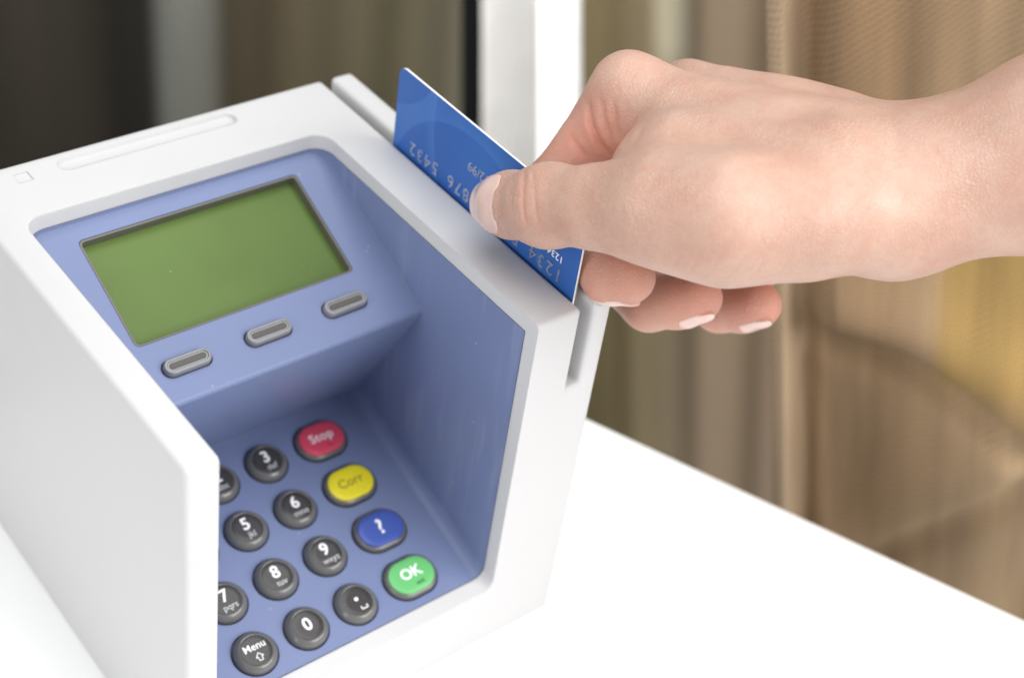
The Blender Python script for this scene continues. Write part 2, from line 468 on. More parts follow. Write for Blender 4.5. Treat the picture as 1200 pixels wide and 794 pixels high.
def round_rect(x0, x1, y0, y1, r, n=5):
    out = []
    for cx, cy, a0 in ((x1 - r, y1 - r, 0), (x0 + r, y1 - r, 90), (x0 + r, y0 + r, 180), (x1 - r, y0 + r, 270)):
        for i in range(n + 1):
            a = math.radians(a0 + 90 * i / n); out.append((cx + r * math.cos(a), cy + r * math.sin(a)))
    return out


def slab(bm, poly, z0, z1, fr):
    a = [bm.verts.new(fr @ Vector((*p, z0))) for p in poly]; b_ = [bm.verts.new(fr @ Vector((*p, z1))) for p in poly]
    bm.faces.new(a[::-1]); bm.faces.new(b_)
    for i in range(len(poly)): j = (i + 1) % len(poly); bm.faces.new((a[i], a[j], b_[j], b_[i]))


def ring_slab(bm, outer, inner, z0, z1, fr):
    n = len(outer); V = lambda p, z: bm.verts.new(fr @ Vector((*p, z)))
    o0, o1, i0, i1 = [[V(p, z) for p in P] for P, z in ((outer, z0), (outer, z1), (inner, z0), (inner, z1))]
    for i in range(n):
        j = (i + 1) % n
        bm.faces.new((o0[i], o0[j], o1[j], o1[i])); bm.faces.new((i1[i], i1[j], i0[j], i0[i]))
        bm.faces.new((o1[i], o1[j], i1[j], i1[i])); bm.faces.new((i0[i], i0[j], o0[j], o0[i]))


def build_tray():
    g = 0.28
    blk = prism([(-(L - BD) + g, 6), (-(YO - 2.2) - g, 6), (-(YO - 2.2) - g, H - BD - g), (-(L - BD) + g, H - BD - g)], WI - 1.8 + g, XL + 1.8 - g)
    cut = bmesh.new()
    for k_, x, v in KEYS:
        stadium(cut, [(6.95, -1.7), (6.95, 3)], WIDE if k_ in 'SC?O' else 0, 44, frame=key_frame(x, v))
    for i in range(3):
        stadium(cut, [(2.75, -1.6), (2.75, 3)], 4.7, 36, frame=panel_frame(BX0 + i * BDX, BV))
    scr = bmesh.new()
    slab(scr, round_rect(SXL, SXR, SV0, SV1, 1.6), -4.6, 4, panel_frame(0, 0))
    out = boolean(mesh_of(blk), [cavity(), mesh_of(cut), mesh_of(scr)])
    obj('keypad_tray', out, M['blue'], terminal)


build_tray()


def build_screen():
    fr = panel_frame(0, 0)
    bm = bmesh.new()
    ring_slab(bm, round_rect(SXL + 0.12, SXR - 0.12, SV0 + 0.12, SV1 - 0.12, 1.5), round_rect(SXL + 0.75, SXR - 0.75, SV0 + 0.6, SV1 - 0.75, 1.2), -4.5, -0.15, fr)
    bmesh.ops.recalc_face_normals(bm, faces=bm.faces)
    bz = obj('screen_rim', bm, M['bezel'], terminal)
    bm = bmesh.new()
    slab(bm, round_rect(SXL + 0.5, SXR - 0.5, SV0 + 0.5, SV1 - 0.5, 1.2), -4.45, -3.4, fr)
    s = obj('screen', bm, M['lcd'], terminal); s['label'] = 'blank green liquid crystal screen'


build_screen()


def build_keys():
    for i in range(3):
        fr = panel_frame(BX0 + i * BDX, BV)
        bm = bmesh.new()
        stadium(bm, [(2.5, -1.5), (2.45, 1.0), (2.36, 1.5), (2.12, 1.85), (1.75, 1.95), (1.45, 1.9), (1.40, 1.6)], 4.65, 36, frame=fr)
        k = obj('soft_key', bm, M['silver'], terminal)
        bm = bmesh.new(); stadium(bm, [(0.85, 1.5), (0.85, 1.82), (0.78, 1.88)], 4.6, 28, frame=fr)
        obj('slit', bm, M['slit'], k)
    caps = {'S': 'red', 'C': 'yellow', '?': 'keyblue', 'O': 'green'}
    names = {'S': 'red oval key printed Stop', 'C': 'yellow oval key printed Corr', '?': 'blue oval key printed with a question mark', 'O': 'green oval key printed OK',
             'M': 'round grey key printed Menu with an arrow', '.': 'round grey key printed with a dot', '0': 'round grey key printed 0'}
    for k_, x, v in KEYS:
        fr = key_frame(x, v); wide = k_ in caps; hl = WIDE if wide else 0
        bm = bmesh.new()
        if wide:
            pr = [(6.35, -1.65), (6.5, 0.4), (6.35, 1.0), (5.95, 1.45), (5.55, 1.6), (5.45, 1.35)]
            pc = [(5.4, 1.2), (5.42, 1.75), (5.3, 2.0), (5.0, 2.15), (3.5, 2.24), (1.0, 2.28)]
            zt = 2.27
        else:
            pr = [(6.45, -1.65), (6.55, 0.3), (6.4, 1.0), (6.0, 1.65), (5.2, 2.3), (4.95, 2.42), (4.75, 2.3)]
            pc = [(4.7, 2.1), (4.72, 2.34), (4.6, 2.4), (3.0, 2.36), (0.8, 2.34)]
            zt = 2.36
        stadium(bm, pr, hl, 44, frame=fr); k = obj('key', bm, M['key_grey'], terminal)
        k['label'] = names.get(k_, 'round grey key printed ' + k_ + (' ' + SUB.get(k_, '')))
        bm = bmesh.new(); stadium(bm, pc, hl, 44, frame=fr); obj('cap', bm, M[caps.get(k_, 'key_cap')], k)
        bm = bmesh.new(); T = lambda a, b_: fr @ Matrix.Translation((a, b_, zt))
        ink = 'ink_white'
        if k_ in '0123456789':
            text_mesh(bm, k_, 5.4, T(0, 0.2 if k_ in '01' else 1.15), 0.12)
            if k_ in SUB:
                b2 = bmesh.new(); text_mesh(b2, SUB[k_], 2.7, T(0.3, -2.45), 0.02); obj('legend', b2, M['ink_pale'], k)
        elif k_ == 'S':
            text_mesh(bm, 'Stop', 4.3, T(0, 0.4), 0.035, space=1.06)
            b2 = bmesh.new(); stroke(b2, [(0.6, -3.6), (1.6, -2.6)], 0.25, T(0, 0)); stroke(b2, [(0.6, -2.6), (1.6, -3.6)], 0.25, T(0, 0)); obj('legend', b2, M['ink_rose'], k)
        elif k_ == 'C':
            text_mesh(bm, 'Corr', 4.3, T(0, 0.2), 0.02); ink = 'ink_dark'
        elif k_ == '?':
            text_mesh(bm, '?', 6.8, T(0, 0.2), 0.12)
        elif k_ == 'O':
            text_mesh(bm, 'OK', 4.8, T(0, 0.5), 0.09)
            b2 = bmesh.new()
            stroke(b2, [(0.0, -3.0), (0.9, -3.7), (0.9, -3.0), (0.0, -3.7)], 0.3, T(0, 0)); stroke(b2, [(1.6, -3.6), (2.4, -3.6), (2.4, -2.9), (1.6, -2.9), (1.6, -3.6)], 0.3, T(0, 0))
            obj('legend', b2, M['ink_deep'], k)
        elif k_ == '.':
            stadium(bm, [(0.62, 0), (0.62, 0.06)], 0, 20, frame=T(0, 0.6))
            stroke(bm, [(0.1, -2.2), (0.1, -3.0), (2.0, -3.0), (2.0, -2.2)], 0.34, T(0, 0)); ink = 'ink_white'
        elif k_ == 'M':
            text_mesh(bm, 'Menu', 3.1, T(0, 1.25), 0.03)
            stroke(bm, [(-0.55, -3.2), (0.55, -3.2), (0.55, -2.1), (1.15, -2.1), (0, -0.85), (-1.15, -2.1), (-0.55, -2.1), (-0.55, -3.2)], 0.24, T(0, 0))
        obj('legend', bm, M[ink], k)


build_keys()

# ------------------------------------------------------------------ the bank card in the slot
CX = 1.75; CY0, CY1 = -124.6, -39.0; CZ1 = H + 26.3; CZ0 = CZ1 - 54.0; CT = 0.70


def build_card():
    root = tag(empty('bank_card', (0, 0, 0)), 'blue bank card with silver embossed numbers held upright in the slot', 'bank card')
    fr = Matrix.Translation((CX, 0, 0)) @ Matrix(((0, 0, -1), (-1, 0, 0), (0, 1, 0))).to_4x4()   # local x -> -Y, y -> Z, z -> -X (towards camera)
    poly = round_rect(-CY1, -CY0, CZ0, CZ1, 3.2, 8)
    bm = bmesh.new(); slab(bm, poly, -CT, -0.06, fr)
    obj('card_core', bm, M['card_edge'], root)
    bm = bmesh.new(); slab(bm, round_rect(-CY1 + .02, -CY0 - .02, CZ0 + .02, CZ1 - .02, 3.2, 8), -0.055, 0.0, fr)
    obj('card_face', bm, M['card'], root)
    # the card stands upside down: text turned by half a turn, reading from the user's end to the back
    rot = Matrix.Rotation(math.pi, 4, 'Z')
    def T(y, z): return fr @ Matrix.Translation((-y, H + z, 0.0)) @ rot
    bm = bmesh.new()
    for grp, yc in (('1234', -112.0), ('5678', -93.2), ('9876', -73.6), ('5432', -54.6)):
        for i, ch in enumerate(grp):
            text_mesh(bm, ch, 6.0, T(yc + (i - 1.5) * 3.75, 3.2), 0.04, 0.30)
    obj('embossed_number', bm, M['foil'], root)
    bm = bmesh.new()
    text_mesh(bm, '1234', 3.1, T(-115.0, 8.3), 0.03, 0.06, space=1.1)
    obj('printed_number', bm, M['ink_white'], root)
    bm = bmesh.new(); text_mesh(bm, '12/99', 4.4, T(-79.5, 13.2), 0.05, 0.22)
    obj('embossed_date', bm, M['foil'], root)
    bm = bmesh.new(); text_mesh(bm, 'CARDHOLDER', 4.0, T(-105.5, 20.6), 0.05, 0.22)
    obj('embossed_name', bm, M['foil'], root)


build_card()


# ------------------------------------------------------------------ the hand: one continuous surface from a distance field
def build_hand():
    def c(px, py, z): return np.array([(px - 600) / FPX * z, (py - 397) / FPX * z, z])     # camera axes, mm
    def w(x, y, z): return CR @ (np.array([x, y, z + H]) - CP)                              # device coordinates -> camera axes
    J = dict(
        ttip=c(585, 239, 427), tip2=c(600, 240, 421), tIP=c(645, 241, 406), tmid=c(700, 243, 395), tMCP=c(768, 246, 386), tbase=c(850, 257, 381), CMC=c(945, 256, 384),
        iMCP=c(738, 113, 428), iPIP=w(14.0, -96.5, 13.0), iDIP=w(12.2, -113.5, 8.8), itip=c(737, 326, 422),
        mMCP=c(805, 110, 446), mPIP=c(688, 290, 470), mDIP=c(762, 357, 456), mtip=c(818, 349, 443),
        rMCP=c(868, 130, 462), rPIP=c(775, 305, 490), rDIP=c(842, 360, 476), rtip=c(889, 357, 461),
        pMCP=c(925, 158, 476), pPIP=c(850, 290, 500), pDIP=c(876, 312, 492), ptip=c(893, 317, 480),
        wr=c(1050, 236, 398), wu=c(1050, 208, 420), wm=c(1050, 222, 408),
        ar=c(1230, 190, 396), au=c(1230, 150, 420), er=c(1900, -70, 400), eu=c(1900, -125, 436))

    def cone(P, a, b_, r1, r2):
        X, Y, Z = P; f = np.float32
        ba = b_ - a; l2 = ba @ ba
        px_ = X - f(a[0]); py_ = Y - f(a[1]); pz_ = Z - f(a[2])
        t = px_ * f(ba[0] / l2); t += py_ * f(ba[1] / l2); t += pz_ * f(ba[2] / l2); np.clip(t, 0, 1, out=t)
        px_ -= t * f(ba[0]); py_ -= t * f(ba[1]); pz_ -= t * f(ba[2])
        px_ *= px_; py_ *= py_; pz_ *= pz_; px_ += py_; px_ += pz_
        np.sqrt(px_, out=px_); t *= f(r1 - r2); px_ += t; px_ -= f(r1)
        return px_

    def smin(a, b_, k):
        h = np.abs(a - b_); np.subtract(np.float32(k), h, out=h); np.maximum(h, 0, out=h); h *= h; h *= np.float32(0.25 / k)
        return np.minimum(a, b_) - h

    j = J
    body = [  # a, b, r1, r2, blend
        ('iMCP', c(1000, 196, 408), 10.0, 16.0, 6), ('mMCP', c(1010, 188, 420), 8.3, 15.8, 8), ('rMCP', c(1010, 190, 432), 8.5, 14.0, 8), ('pMCP', c(1015, 205, 440), 8.5, 13.0, 8),
        (c(790, 150, 418), c(960, 205, 404), 10.0, 15.0, 9), (c(840, 215, 410), c(980, 235, 405), 14.0, 16.0, 9),
        (c(850, 230, 450), c(980, 240, 430), 12.0, 14.0, 9),
        (c(1000, 232, 400), 'wr', 15.5, 17.6, 8), (c(1000, 205, 418), 'wu', 15.0, 15.4, 8),
        ('wr', 'ar', 17.6, 21.0, 8), ('wu', 'au', 15.4, 18.6, 8), ('ar', 'er', 21.5, 34, 8), ('au', 'eu', 18.6, 33, 8),
        ('tbase', 'CMC', 13.9, 13.4, 8), ('CMC', c(1060, 252, 392), 13.4, 12.0, 8), (c(1050, 272, 398), c(1085, 266, 400), 8.0, 8.0, 6),
        (c(790, 190, 402), c(960, 215, 393), 11.5, 14.0, 12), (c(752, 186, 406), c(735, 212, 420), 6.0, 6.0, 5), (c(740, 160, 432), c(712, 218, 442), 9.0, 8.0, 5), (c(1050, 222, 406), c(1230, 176, 406), 17.5, 21.5, 8), (c(1230, 176, 406), c(1900, -95, 418), 21.5, 34.0, 8),
        (c(800, 200, 405), c(760, 190, 412), 9.0, 6.5, 7),                                        # web of the thumb
        (c(850, 120, 440), c(980, 150, 425), 8.0, 9.0, 8)]
    G = lambda q: j[q] if isinstance(q, str) else q
    chains = dict(
        thumb=[('ttip', 'tip2', 7.4, 8.9, 2), ('tip2', 'tIP', 8.9, 10.1, 3), ('tIP', 'tmid', 10.1, 9.5, 5), ('tmid', 'tMCP', 9.5, 12.4, 6), ('tMCP', 'tbase', 12.4, 13.9, 7)],
        index=[('iMCP', 'iPIP', 9.8, 8.7, 3), ('iPIP', 'iDIP', 8.5, 7.6, 3), ('iDIP', c(716, 322, 426), 7.6, 7.6, 2.5), (c(716, 322, 426), 'itip', 7.6, 7.1, 3)],
        middle=[('mMCP', 'mPIP', 9.2, 8.6, 3), ('mPIP', 'mDIP', 8.5, 7.6, 3), ('mDIP', c(795, 352, 448), 7.7, 7.7, 2.5), (c(795, 352, 448), 'mtip', 7.7, 7.1, 3)],
        ring=[('rMCP', 'rPIP', 8.8, 8.2, 3), ('rPIP', 'rDIP', 8.0, 7.3, 3), ('rDIP', c(870, 358, 467), 7.3, 7.4, 2.5), (c(870, 358, 467), 'rtip', 7.4, 6.9, 3)],
        pinky=[('pMCP', 'pPIP', 7.8, 7.0, 3), ('pPIP', 'pDIP', 6.8, 6.0, 3), ('pDIP', 'ptip', 6.0, 5.4, 3)])
    kjoin = dict(thumb=12.0, index=5.0, middle=1.0, ring=1.0, pinky=1.0)

    def chain_sdf(P, ch):
        d = None
        for a, b_, r1, r2, k in chains[ch]:
            q = cone(P, G(a), G(b_), r1, r2); d = q if d is None else smin(d, q, k)
        return d

    def soa(P): return tuple(np.ascontiguousarray(P[:, k], dtype=np.float32) for k in range(3))

    def sdf(P):
        D = None
        for a, b_, r1, r2, k in body:
            q = cone(P, G(a), G(b_), r1, r2); D = q if D is None else smin(D, q, k)
        for ch in ('thumb', 'index', 'middle', 'ring', 'pinky'):
            q = chain_sdf(P, ch); k = kjoin[ch]
            if ch in ('index', 'middle', 'ring', 'pinky'):
                # only the root of a finger melts into the palm; its folded end stays apart
                root = G(chains[ch][0][0]); t = np.clip((cone(P, root, root + 1e-3, 0, 0) - 16) / 10, 0, 1)
                kk = (1 - t) * (k + 4) + t * 0.7
                h = np.maximum(kk - np.abs(D - q), 0) / kk; D = np.minimum(D, q) - h * h * kk * 0.25
            else:
                D = smin(D, q, k)
        return D

    lo = np.array([-20.0, -122.0, 362.0]); hi = np.array([308.0, 8.0, 512.0]); h = 0.62; F = 5
    n = np.ceil((hi - lo) / (h * F)).astype(int) * F + 1
    nc = (n - 1) // F + 1
    ax = [lo[i] + np.arange(nc[i]) * h * F for i in range(3)]
    Pc = np.stack(np.meshgrid(*ax, indexing='ij'), -1).reshape(-1, 3)
    dc = sdf(soa(Pc)).reshape(nc)
    # refine only the blocks near the surface
    vol = np.repeat(np.repeat(np.repeat(dc, F, 0), F, 1), F, 2)[:n[0], :n[1], :n[2]].astype(np.float32)
    near = np.abs(dc) < h * F * 1.15
    blk = near[:-1, :-1, :-1].copy()
    for dx in (0, 1):
        for dy in (0, 1):
            for dz in (0, 1): blk |= near[dx:nc[0] - 1 + dx, dy:nc[1] - 1 + dy, dz:nc[2] - 1 + dz]
    ids = np.argwhere(blk)
    offs = np.stack(np.meshgrid(*[np.arange(F + 1)] * 3, indexing='ij'), -1).reshape(-1, 3)
    for s in range(0, len(ids), 600):
        I = (ids[s:s + 600, None, :] * F + offs[None]).reshape(-1, 3)
        vol[I[:, 0], I[:, 1], I[:, 2]] = sdf(soa(lo + I * h))
    # surface nets
    inside = vol < 0
    cc = np.zeros(tuple(n - 1), np.uint8)
    for dx in (0, 1):
        for dy in (0, 1):
            for dz in (0, 1): cc += inside[dx:n[0] - 1 + dx, dy:n[1] - 1 + dy, dz:n[2] - 1 + dz]
    act = (cc > 0) & (cc < 8); A = np.argwhere(act)
    vid = -np.ones(tuple(n - 1), np.int64); vid[act] = np.arange(len(A))
    sm = np.zeros((len(A), 3)); cnt = np.zeros(len(A))
    cor = [(a, b_, c_) for a in (0, 1) for b_ in (0, 1) for c_ in (0, 1)]
    val = {q: vol[A[:, 0] + q[0], A[:, 1] + q[1], A[:, 2] + q[2]].astype(float) for q in cor}
    for q in cor:
        for axn in range(3):
            if q[axn] == 0:
                p = list(q); p[axn] = 1; p = tuple(p); a, b_ = val[q], val[p]
                ok = (a < 0) != (b_ < 0); t = np.where(ok, a / np.where(ok, a - b_, 1), 0)
                pos = np.repeat(np.array([q], float), len(A), 0); pos[:, axn] = t
                sm[ok] += pos[ok]; cnt[ok] += 1
    V = lo + (A + sm / cnt[:, None]) * h
    quads = []
    for axn in range(3):
        o1, o2 = [k for k in range(3) if k != axn]
        sl = [slice(1, n[k] - 1) for k in range(3)]; sl[axn] = slice(0, n[axn] - 1)
        s2 = list(sl); s2[axn] = slice(1, n[axn])
        a = inside[tuple(sl)]; b_ = inside[tuple(s2)]
        for flag in (0, 1):
            E = np.argwhere((a & ~b_) if flag == 0 else (~a & b_))
            base = E.copy(); base[:, o1] += 1; base[:, o2] += 1
            def cell(d1, d2):
                q = base.copy(); q[:, o1] -= d1; q[:, o2] -= d2; return vid[q[:, 0], q[:, 1], q[:, 2]]
            Q = np.stack([cell(1, 1), cell(0, 1), cell(0, 0), cell(1, 0)], 1)
            if (flag == 0) == (axn == 1): Q = Q[:, ::-1]
            quads.append(Q)
    Q = np.concatenate(quads)
    # vertex normals from the field
    g = np.stack([sum((val[q] if q[k] else -val[q]) for q in cor) for k in range(3)], 1); Nn = g / (np.linalg.norm(g, axis=1)[:, None] + 1e-9)
    px = 600 + FPX * V[:, 0] / V[:, 2]; py = 397 + FPX * V[:, 1] / V[:, 2]
    disp = np.zeros(len(V))
    # soft unevenness of flesh, tendons and veins
    rng = np.random.RandomState(4)
    for _ in range(26):
        f = rng.normal(size=3); f *= rng.uniform(0.12, 0.45) / np.linalg.norm(f); disp += 0.055 * np.sin(V @ f + rng.uniform(0, 6.28))
    front = np.clip(-(Nn * V).sum(1) / np.linalg.norm(V, axis=1) * 3, 0, 1)

    def dline(pts):
        d = np.full(len(V), 1e9); par = np.zeros(len(V)); seg = [math.hypot(x1 - x0, y1 - y0) for (x0, y0), (x1, y1) in zip(pts, pts[1:])]; run = 0; tot = sum(seg)
        for ((x0, y0), (x1, y1)), sl in zip(zip(pts, pts[1:]), seg):
            bx, by = x1 - x0, y1 - y0; t = np.clip(((px - x0) * bx + (py - y0) * by) / (bx * bx + by * by), 0, 1)
            q = np.hypot(px - x0 - t * bx, py - y0 - t * by); m_ = q < d
            par = np.where(m_, (run + t * sl) / tot, par); d = np.where(m_, q, d); run += sl
        return d, np.sqrt(np.clip(np.sin(np.pi * np.clip(par, 0.02, 0.98)), 0, 1))

    zt = V[:, 2]
    cmask = np.zeros(len(V))
    def crease(pts, depth, width, zlo=0, zhi=999, lip=0.12):
        nonlocal disp, cmask
        d, tp = dline(pts); k = front * ((zt > zlo) & (zt < zhi)) * tp
        disp = disp - depth * np.exp(-(d / width) ** 2) * k + depth * lip * np.exp(-((d - 2.4 * width) / (1.3 * width)) ** 2) * k
        if depth > 0.12: cmask = np.maximum(cmask, min(0.55, depth) * np.exp(-(d / (1.5 * width)) ** 2) * k)
    # thumb joint
    crease([(616, 194), (613, 212), (612, 232), (613, 250), (618, 266)], 0.50, 1.9, 0, 440)
    crease([(603, 206), (598, 222), (597, 240), (601, 256)], 0.26, 2.6, 0, 440)
    crease([(625, 204), (626, 228), (628, 252), (634, 268)], 0.28, 2.2, 0, 440)
    crease([(592, 212), (590, 232), (592, 258)], 0.10, 2.6, 0, 440)
    crease([(596, 232), (604, 229), (611, 231)], 0.14, 2.0, 0, 440)
    crease([(640, 205), (642, 232), (645, 262)], 0.08, 2.6, 0, 440)
    crease([(570, 206), (582, 212), (586, 226), (586, 244), (583, 260), (573, 270)], 0.22, 2.6, 0, 440)      # fold round the thumb nail
    # web folds between thumb and index finger
    crease([(688, 118), (692, 145), (702, 168), (717, 186)], 0.95, 3.4)
    crease([(704, 112), (708, 140), (717, 166), (723, 180)], 0.36, 2.8)
    crease([(719, 118), (722, 145), (727, 168)], 0.42, 2.8)
    crease([(746, 136), (738, 152), (731, 168)], 0.42, 2.8)
    crease([(757, 142), (748, 160), (738, 176)], 0.26, 2.6)
    crease([(668, 158), (676, 172), (690, 188)], 0.40, 3.4, 405)
    rr_ = random.Random(7)
    for _ in range(46):                                        # hair-thin lines across the thumb joint
        x = rr_.uniform(588, 662); y = rr_.uniform(200, 268); ln = rr_.uniform(7, 20); sl = rr_.uniform(-0.25, 0.25)
        crease([(x - sl * ln, y - ln / 2), (x + sl * ln, y + ln / 2)], rr_.uniform(0.04, 0.12) * (1.2 - abs(x - 612) / 70), 1.5, 0, 440)
    for _ in range(60):                                        # fine net over the base joint of the thumb and the web
        x = rr_.uniform(672, 800); y = rr_.uniform(195, 285); ln = rr_.uniform(8, 26); a = rr_.uniform(-0.5, 0.5) + (1.2 if x < 730 else 0.9)
        crease([(x - math.cos(a) * ln / 2, y - math.sin(a) * ln / 2), (x + math.cos(a) * ln / 2, y + math.sin(a) * ln / 2)], rr_.uniform(0.03, 0.08), 1.5, 0, 420)
    for _ in range(60):                                        # knuckle of the index finger
        x = rr_.uniform(690, 790); y = rr_.uniform(75, 160); ln = rr_.uniform(8, 22); a = rr_.uniform(-0.4, 0.4) + 1.9
        crease([(x - math.cos(a) * ln / 2, y - math.sin(a) * ln / 2), (x + math.cos(a) * ln / 2, y + math.sin(a) * ln / 2)], rr_.uniform(0.03, 0.07), 1.5)
    for _ in range(150):                                       # oblique skin lines over the back of the hand and wrist
        x = rr_.uniform(790, 1080); y = rr_.uniform(100, 318); ln = rr_.uniform(7, 20); a = rr_.uniform(-0.35, 0.35) + (2.0 if y > 230 else 1.75)
        crease([(x - math.cos(a) * ln / 2, y - math.sin(a) * ln / 2), (x + math.cos(a) * ln / 2, y + math.sin(a) * ln / 2)], rr_.uniform(0.02, 0.055), 1.6)
    # small folds over the ball of the thumb and wrist
    for x0, y0, x1, y1, dp in ((742, 268, 732, 292, .10), (760, 276, 748, 300, .10), (800, 292, 786, 318, .14), (822, 296, 806, 322, .16), (846, 298, 828, 324, .14), (872, 300, 856, 324, .16),
                               (898, 302, 884, 324, .14), (924, 300, 912, 322, .10), (770, 262, 756, 284, .08)):
        crease([(x0, y0), ((x0 + x1) / 2 + 1, (y0 + y1) / 2 - 2), (x1, y1)], dp, 2.0)
    for k in range(9):                                         # fine fan of lines over the thumb's base joint
        a = math.radians(-50 + k * 13); cx_, cy_ = 728 + 4 * k % 7, 238
        crease([(cx_ + 14 * math.cos(a), cy_ + 14 * math.sin(a)), (cx_ + 38 * math.cos(a + .12), cy_ + 42 * math.sin(a + .12))], 0.07, 2.0, 0, 420)
    crease([(1040, 130), (1052, 160), (1048, 200)], 0.12, 7); crease([(1066, 324), (1100, 306), (1150, 296)], 0.25, 5)
    # tendon and vein ridges on the back of the hand
    crease([(742, 118), (830, 140), (960, 172)], -0.35, 12, 0, 999, 0); crease([(808, 92), (900, 118), (1000, 146)], -0.30, 10, 0, 999, 0)
    crease([(860, 170), (900, 196), (960, 205), (1020, 190)], -0.16, 7, 0, 999, 0)
    V2 = V + Nn * disp[:, None]
    # redness: fingertips, knuckles and the web carry more blood
    red = np.zeros(len(V))
    for nm, rad, amt in (('itip', 16, .55), ('mtip', 16, .65), ('rtip', 16, .72), ('ptip', 15, .7), ('ttip', 15, .40), ('iMCP', 16, .10), ('tIP', 13, .12)):
        red = np.maximum(red, amt * np.clip(1.25 - np.linalg.norm(V - J[nm], axis=1) / rad, 0, 1))
    for q, rad, amt in ((c(690, 178, 425), 17, .55), (c(645, 185, 438), 16, .45), (c(705, 345, 440), 22, .45), (c(770, 355, 455), 20, .5), (c(845, 360, 475), 20, .5)):
        red = np.maximum(red, amt * np.clip(1.3 - np.linalg.norm(V - q, axis=1) / rad, 0, 1))
    red = np.clip(red + 0.5 * cmask, 0, 1)
    me = bpy.data.meshes.new('hand')
    Wd = (V2 @ CR + CP)
    me.vertices.add(len(Wd)); me.vertices.foreach_set('co', Wd.astype(np.float32).ravel())
    me.loops.add(Q.size); me.loops.foreach_set('vertex_index', Q.astype(np.int32).ravel())
    me.polygons.add(len(Q)); me.polygons.foreach_set('loop_start', np.arange(0, Q.size, 4, dtype=np.int32)); me.polygons.foreach_set('loop_total', np.full(len(Q), 4, np.int32))
    me.update(calc_edges=True); me.validate()
    at_ = me.attributes.new('redness', 'FLOAT', 'POINT'); at_.data.foreach_set('value', red.astype(np.float32))
    bm = bmesh.new(); bm.from_mesh(me); bmesh.ops.recalc_face_normals(bm, faces=bm.faces); bm.to_mesh(me); bm.free()
    hand = obj('person', me, M['skin'], sharp=180)
    tag(hand, 'bare right hand and forearm reaching in, thumb and curled fingers gripping the blue card', 'person')

    # nails: thin plates that follow the flesh
    def nail(center, axis, dorsal, back, half, fwd, name='fingernail', reach=46, lift=0.30):
        axis = axis / np.linalg.norm(axis); dorsal = dorsal - axis * (dorsal @ axis); dorsal /= np.linalg.norm(dorsal); side = np.cross(axis, dorsal)
        nu, nv = 22, 17; pts = []
        for i in range(nu):
            s = i / (nu - 1)
            for k in range(nv):
                tt = 2 * k / (nv - 1) - 1
                # rounded ends of the plate
                ang = math.radians(half) * tt * (1 - 0.38 * max(0, 1 - s / 0.28) ** 2 - 0.42 * max(0, (s - 0.78) / 0.22) ** 2)
                s2 = s
                pos_back = back * (1 - s2); o = center - axis * pos_back - axis * 0.9 * (1 - tt * tt) * (1 - s)
                phi = math.radians(reach) * max(0, (s2 - 0.45) / 0.55) ** 1.3 * (1 - 0.18 * tt * tt)
                dr = (dorsal * math.cos(ang) + side * math.sin(ang)) * math.cos(phi) + axis * math.sin(phi)
                lo_, hi_ = 0.0, 22.0
                pts.append((o, dr))
        O = np.array([p[0] for p in pts]); Dd = np.array([p[1] for p in pts])
        t0 = np.zeros(len(O)); t1 = np.full(len(O), 14.0)
        ch = name_chain
        for _ in range(26):
            tm = (t0 + t1) / 2; ins = chain_sdf(soa(O + Dd * tm[:, None]), ch) < 0
            t0 = np.where(ins, tm, t0); t1 = np.where(ins, t1, tm)
        ii = np.repeat(np.arange(nu), nv) / (nu - 1); kk = np.tile(np.arange(nv), nu) / (nv - 1) * 2 - 1
        edge = np.minimum(1, np.minimum((1 - np.abs(kk)) / 0.16, np.minimum(ii / 0.10, 1)))
        off = -0.25 + (lift + 0.25) * np.sqrt(np.clip(edge, 0, 1)) + fwd * np.clip((ii - 0.8) / 0.2, 0, 1)
        top = O + Dd * (t0 + off)[:, None]; bot = O + Dd * (t0 - 0.7)[:, None]
        bm = bmesh.new()
        tv = [bm.verts.new(q @ CR + CP) for q in top]; bv = [bm.verts.new(q @ CR + CP) for q in bot]
        for i in range(nu - 1):
            for k in range(nv - 1):
                a = i * nv + k
                bm.faces.new((tv[a], tv[a + 1], tv[a + nv + 1], tv[a + nv])); bm.faces.new((bv[a], bv[a + nv], bv[a + nv + 1], bv[a + 1]))
        rim = [k for k in range(nv)] + [i * nv + nv - 1 for i in range(1, nu)] + [(nu - 1) * nv + k for k in range(nv - 2, -1, -1)] + [i * nv for i in range(nu - 2, 0, -1)]
        for a, b_ in zip(rim, rim[1:] + rim[:1]): bm.faces.new((tv[a], bv[a], bv[b_], tv[b_]))
        bmesh.ops.recalc_face_normals(bm, faces=bm.faces)
        return obj('fingernail', bm, M['nail'], hand, sharp=50)

    Xc = CR @ np.array([1.0, 0, 0])
    name_chain = 'thumb'
    nail(J['ttip'], J['ttip'] - J['tIP'], -Xc + np.array([0.05, -0.30, 0]), 12.5, 56, 0.5, lift=0.42)
    dn = np.array([0.0, 1.0, -0.25])
    name_chain = 'index'; nail(J['itip'], J['itip'] - J['iDIP'], np.array([0.1, 1.0, 0.15]), 6.0, 46, 0.4)
    name_chain = 'middle'; nail(J['mtip'], J['mtip'] - J['mDIP'], np.array([-0.1, 1.0, -0.10]), 4.2, 32, 0.3)
    name_chain = 'ring'; nail(J['rtip'], J['rtip'] - J['rDIP'], np.array([-0.1, 1.0, -0.12]), 4.2, 32, 0.3)


build_hand()


